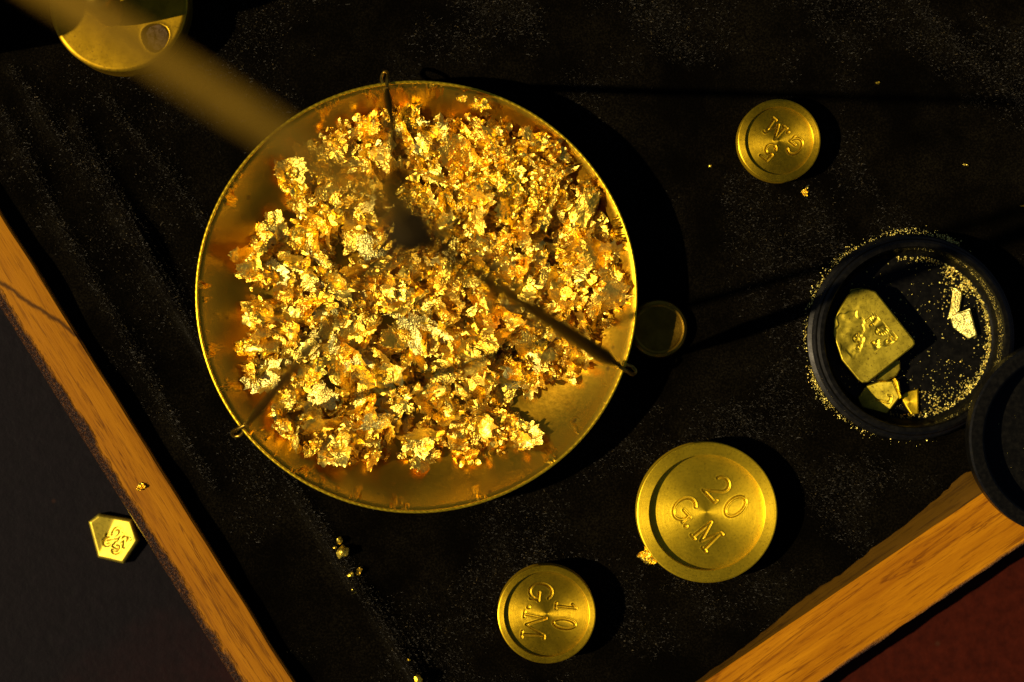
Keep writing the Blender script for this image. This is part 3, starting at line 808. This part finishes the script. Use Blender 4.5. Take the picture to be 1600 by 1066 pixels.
for kind, shp, p, rot, s, label in big:
    o = bpy.data.objects.new('gold_flake', UNIT[kind][shp % len(UNIT[kind])]); COL.objects.link(o)
    o.location = Vector(p)*CM; o.rotation_euler = euler(rot); o.scale = (s, s, s)
    tag(o, label or size_word(s)+lie_word(rot)+KW[kind]+' '+where(*px_of(p)), 'gold flake', GRP)
# the rest of the heap: small flakes and crumbs, one object
vs, fs = [], []
def put(A, F, p, rot, s):
    R = np.array(Euler((rot[0], rot[1], 0)).to_matrix() @ Matrix.Rotation(rot[2], 3, 'Z'))
    o = len(vs); vs.extend((A*s @ R.T+np.array(p)).tolist()); fs.extend([(a+o, b+o, c+o) for a, b, c in F])
for kind, shp, p, rot, s, label in rest: put(*SH[kind][shp % len(SH[kind])], p, rot, s)
n = 0
while n < 2600:
    px, py = fr.uniform(360, 985), fr.uniform(150, 750)
    if not in_heap(px, py) or any(math.hypot(px-a, py-b) < r*0.8 for a, b, r in GAPS): continue
    x, y, _ = at(px, py, .3); z = floor_at(x, y)+.03+heap_h(px, py)*fr.random()*1.1; x, y, _ = at(px, py, z)
    A, F = SH['crumb'][fr.randrange(14)]
    put(A, F, (x, y, z), (fr.gauss(0, .6), fr.gauss(0, .6), fr.uniform(0, 6.3)), fr.uniform(.03, .09)); n += 1
    if math.exp(-((px-790)/130)**2-((py-300)/110)**2) > fr.random()*1.9:
        A, F = SH['nugget'][fr.randrange(6)]; x, y, _ = at(px, py, z+.08); put(A, F, (x, y, z+.08), (fr.gauss(0, .6), fr.gauss(0, .6), fr.uniform(0, 6.3)), fr.uniform(.03, .075))
small = obj('gold_flake_crumbs', vs, fs, MAT['gold_leaf'], None, sharp=28)
tag(small, 'smaller gold flakes and crumbs filling the heap in the brass scale pan', 'gold flakes', None, 'stuff')

# crumbs lying about
def crumb(px, py, z, s, label, kind='nugget', rot=(0, 0, 0), shp=0, name='gold_crumb'):
    x, y, _ = at(px, py, z+.05)
    z = (velvet_z(x, y) if z == 0 else z)
    o = bpy.data.objects.new(name, UNIT[kind][shp % len(UNIT[kind])]); COL.objects.link(o)
    o.location = Vector((x, y, z+0.45*s))*CM; o.rotation_euler = euler(rot); o.scale = (s, s, s)
    return tag(o, label, 'gold crumb', 'loose gold crumbs around the pan')
crumb(1257, 300, 0, .075, 'small gold crumb on the velvet just below the 5 G.M weight', 'grain', (.2, -.3, 1), 3)
crumb(1262, 293, 0.0, .03, 'tiny spike of gold touching the crumb below the 5 G.M weight', 'nugget', (0, .4, .8), 1)
crumb(1016, 868, 0.0, .17, 'torn gold scrap against the lower left rim of the 20 G.M weight', 'grain', (.1, -.3, .6), 5)
crumb(1002, 868, 0.0, .07, 'dark sliver beside the torn scrap at the 20 G.M weight', 'leaf', (.3, .3, .1), 6)
crumb(536, 862, 0, .10, 'brightest gold crumb on the velvet below the pan', 'nugget', (0, 0, .9), 0)
crumb(531, 845, 0, .06, 'rounded gold bead just above the brightest crumb below the pan', 'nugget', (0, 0, 1.5), 2)
crumb(524, 855, 0, .028, 'dull gold speck left of the brightest crumb below the pan', 'nugget', (0, 0, .2), 3)
crumb(549, 897, 0, .05, 'gold crumb pair, left one, in the fold below the brightest crumb', 'nugget', (0, 0, .5), 4)
crumb(560, 893, 0, .07, 'dull gold shred, right one, in the fold below the brightest crumb', 'leaf', (.5, 0, .5), 4)
crumb(551, 921, 0, .022, 'single tiny gold bead in the fold under the crumb pair', 'nugget', (0, 0, .5), 5)
crumb(556, 926, 0, .075, 'dull curled shred under the tiny bead in the fold', 'leaf', (.8, 0, 1.2), 8)
crumb(640, 1029, 0, .022, 'gold speck above the crumb at the bottom edge of the picture', 'nugget', (0, 0, 0), 1)
crumb(654, 1058, 0, .075, 'gold crumb cut by the bottom edge of the picture', 'nugget', (0, 0, -.8), 2)
crumb(220, 760, RZ, .10, 'flat gold crumb lying on the left wooden rail', 'grain', (0, -.2, .4), 6)
crumb(1110, 259, 0, .025, 'pinhead gold speck on bare velvet left of the 5 G.M weight', 'nugget', (0, 0, 0), 0)
crumb(1509, 258, 0, .06, 'thin gold thread-like shred on the velvet far right', 'leaf', (1.2, .1, .1), 12)
crumb(1597, 322, 0, .06, 'gold shred at the right edge of the picture', 'leaf', (1.1, .1, .1), 14)
crumb(1371, 130, 0, .03, 'dull brown speck on the velvet right of the 5 G.M weight', 'nugget', (0, 0, .1), 3)
crumb(978, 580, RIM_Z-.1, .04, 'brass-coloured chip at the foot of the right wire', 'nugget', (0, 0, .1), 4)

# ------------------------------------------------------------------ black box with dust and plates, and its lid
BH = 0.72
q = at(1421, 527, 0.1); BX = Vector((q[0], q[1], 0))
box = empty('round_box', BX); tag(box, 'open round black plastic box holding stamped plates and gold dust', 'box')
prof = [(0.001, 0.0), (1.50, 0.0), (1.60, .03), (1.62, .12), (1.60, .19), (1.53, .22), (1.52, .30)]
for k in range(2): prof += [(1.52, .36+.15*k), (1.555, .39+.15*k), (1.555, .42+.15*k), (1.52, .45+.15*k)]
prof += [(1.50, BH-.03), (1.46, BH), (1.40, BH), (1.385, BH-.02), (1.37, .30), (1.35, .22), (1.29, .16), (1.27, .145), (0.8, .145), (0.001, .145)]
vs, fs = lathe(prof, 160); obj('shell', vs, fs, MAT['plastic'], box, sharp=35)
FZ = 0.145
# gold dust: grains on the floor of the box and caked round its foot
vs, fs = [], []
gr = random.Random(5)
bm = bmesh.new(); bmesh.ops.create_icosphere(bm, subdivisions=1, radius=1)
GA = np.array([v.co[:] for v in bm.verts]); GF = [tuple(v.index for v in f.verts) for f in bm.faces]; bm.free()
GP = GA*np.array([1, .8, .6])
def grain(store, x, y, z, s):
    v, f = store; o = len(v)
    a = gr.uniform(0, 6.28); c_, s_ = math.cos(a), math.sin(a)
    A = GP*(0.8+0.4*np.array([[gr.random()] for _ in range(len(GP))]))*s
    v.extend(np.column_stack([A[:, 0]*c_-A[:, 1]*s_+x, A[:, 0]*s_+A[:, 1]*c_+y, A[:, 2]+z]).tolist()); f.extend([(i+o, j+o, k+o) for i, j, k in GF])
inn = ([], [])
for _ in range(900):                                         # arc along the right wall
    a = math.radians(gr.gauss(5, 62)); 
    if a > math.radians(100) or a < math.radians(-105): continue
    r = 1.27-abs(gr.gauss(0, .045))
    grain(inn, r*math.cos(a), r*math.sin(a), FZ+.008, gr.choice([.006, .008, .01, .013, .018]))
for cx, cy, sp, n in ((.87, .78, .07, 130), (.62, .96, .08, 70), (.45, -1.05, .16, 150), (.9, -.75, .07, 60), (.65, .55, .14, 40), (.55, -.5, .12, 22)):
    for _ in range(n):
        x, y = gr.gauss(cx, sp), gr.gauss(cy, sp)
        if math.hypot(x, y) < 1.28: grain(inn, x, y, FZ+.01, gr.choice([.006, .009, .012, .02]))
for _ in range(520):
    a, r = gr.uniform(0, 6.28), 1.24*math.sqrt(gr.random())
    grain(inn, r*math.cos(a), r*math.sin(a), FZ+.006, gr.choice([.003, .004, .005, .006, .009, .012, .018]))
for _ in range(700):
    a = math.radians(gr.gauss(10, 38)); zz = .2+.45*gr.random()**1.3
    grain(inn, (1.355+.03*zz)*math.cos(a), (1.355+.03*zz)*math.sin(a), zz, gr.choice([.004, .005, .007]))
o = obj('gold_dust', *inn, MAT['gold_pale'], None, BX, smooth=True, sharp=None)
tag(o, 'gold dust and fine grains scattered on the floor of the open black box', 'gold dust', None, 'stuff')
out = ([], [])
for _ in range(2700):
    a = gr.uniform(60, 250) if gr.random() < .9 else gr.uniform(50, 290)
    k = noise.noise(Vector((math.cos(math.radians(a))*3, math.sin(math.radians(a))*3, 2)))
    if gr.random() > 0.45+1.3*k: continue
    a = math.radians(a); r = 1.615+gr.gauss(0, .045)
    grain(out, r*math.cos(a), r*math.sin(a), .145+.02*gr.random(), gr.choice([.005, .007, .009, .012, .016]))
o = obj('gold_dust', *out, MAT['gold_pale'], None, BX, smooth=True, sharp=None)
tag(o, 'gold dust caked in a broken ring round the foot of the black box', 'gold dust', None, 'stuff')
# plates in the box (crop 2 of the study: 4.44 px per photo px, offset 1280,430)
def cp(x, y, z): return at(1280+x/4.444, 430+y/4.444, z)
def plate_thing(name, label, pix, z, thick, items, tilt=(0, 0), mat='brass_plate', extra=None, cat='weight', rnd_=0):
    cx = sum(p[0] for p in pix)/len(pix); cy = sum(p[1] for p in pix)/len(pix)
    o_ = cp(cx, cy, z+thick); poly = [Vector(cp(x, y, z+thick)[:2])-Vector(o_[:2]) for x, y in pix]
    area = sum(cross2(poly[i], poly[(i+1) % len(poly)]) for i in range(len(poly)))
    if area < 0: poly = poly[::-1]
    its = []
    for g_, x, y, h_, ang, sq in items:
        w_ = Vector(cp(x, y, z+thick)[:2])-Vector(o_[:2]); its.append((g_, w_.x, w_.y, h_, math.radians(ang), sq))
    vs, fs = plate(poly, its, 0.0135, 0.018, thick, extra=extra, bev=0.022, n=90)
    o = obj(name, vs, fs, MAT[mat], None, (o_[0], o_[1], z), (tilt[0], tilt[1], 0), sharp=50)
    return tag(o, label, cat)
plate_thing('pentagonal_plate', 'blank brass plate mostly hidden under the large square plate', [(395, 730), (470, 735), (540, 700), (568, 650), (560, 590), (420, 600)], FZ, .20, [])
plate_thing('pentagonal_plate', 'dark little stamped plate leaning below the large square plate', [(268, 850), (330, 765), (420, 735), (515, 730), (565, 845), (475, 965), (300, 920)], FZ+.06, .07,
            [('L', 455, 850, .22, 75, 1)], (.10, -.16), 'brass_plate')
plate_thing('brass_chip', 'bright three-cornered brass chip beside the dark little plate', [(565, 850), (600, 815), (690, 790), (693, 960), (640, 970)], FZ, .05, [], (0, -.1), 'brass_weight', cat='brass piece')
plate_thing('brass_sliver', 'curled bright brass sliver between the dark plate and the chip', [(512, 725), (535, 715), (558, 740), (572, 850), (560, 860), (545, 790)], FZ+.15, .04, [], (0, -.2), 'brass_weight', cat='brass piece')
def torn(XY):
    q = np.hypot((XY[:, 0]+.26)/.24, (XY[:, 1]-.02)/.36)
    q = q+np.array([.35*noise.noise(Vector((x*4, y*4, 1)))+.25*noise.noise(Vector((x*11, y*11, 1))) for x, y in XY])
    dent = -0.012*np.clip((1.0-q)/.1, 0, 1)
    rough = np.array([noise.noise(Vector((x*9, y*9, 4))) for x, y in XY])*0.007*np.clip((1.3-q)/.3, 0, 1)
    top = np.clip((XY[:, 0]*-.3+XY[:, 1]*.95-0.42)/.3, 0, 1)
    return dent+rough-0.09*top*top
plate_thing('square_plate', 'large square brass plate with one rounded corner, stamped SOU, torn across the middle', [(100, 415), (105, 300), (150, 220), (225, 98), (300, 88), (345, 95), (395, 112), (660, 450), (668, 478), (650, 500), (345, 745), (305, 750), (275, 730), (160, 590)], FZ+.32, .08,
            [('S', 498, 450, .19, 128, .9), ('O', 432, 378, .19, 128, .9), ('U', 372, 310, .18, 128, .95), ('A', 398, 485, .13, 200, .9), ('9', 262, 432, .13, 150, 1), ('1', 275, 488, .11, 150, 1)], (.04, -.06), 'brass_plate', torn)
for i, (pix, lab) in enumerate([([(1489, 451), (1496, 450), (1504, 457), (1500, 485), (1490, 495), (1481, 499), (1486, 480)], 'narrow strip of gold leaf standing in the dust on the right of the box'),
                 ([(1484, 492), (1500, 488), (1516, 482), (1521, 500), (1527, 524), (1514, 530), (1500, 520), (1490, 512)], 'bent gold leaf scrap below the narrow strip in the black box')]):
    pix = [((x-1280)*4.444, (y-430)*4.444) for x, y in pix]
    plate_thing('gold_scrap', lab, pix, FZ+.03+.03*i, .025, [], (.1*i, -.12-.1*i), 'gold_pale', cat='gold scrap')
# lid, propped on the edge of the box and on the rail
LR = 1.56*(D-1.2)/D
q = at(1669, 683, 1.2)
lid = empty('box_lid', (q[0], q[1], .80)); tag(lid, 'empty round black plastic lid, upturned, overlapping the box and the rail at the right edge', 'lid')
lid.rotation_euler = (math.radians(2), math.radians(1), 0)
prof = [(0.001, 0), (LR-.06, 0), (LR, .05), (LR, .40), (LR-.03, .43), (LR-.20, .43), (LR-.23, .40), (LR-.25, .12), (LR-.30, .07), (0.001, .07)]
vs, fs = lathe(prof, 160); obj('shell', vs, fs, MAT['plastic'], lid, sharp=35)
lg = ([], [])
for _ in range(130):
    a, r = gr.uniform(0, 6.28), 1.2*math.sqrt(gr.random()); grain(lg, r*math.cos(a), r*math.sin(a), .075, gr.choice([.003, .004, .006]))
o = obj('gold_dust', *lg, MAT['gold_pale'], lid, sharp=None); tag(o, kind='stuff')
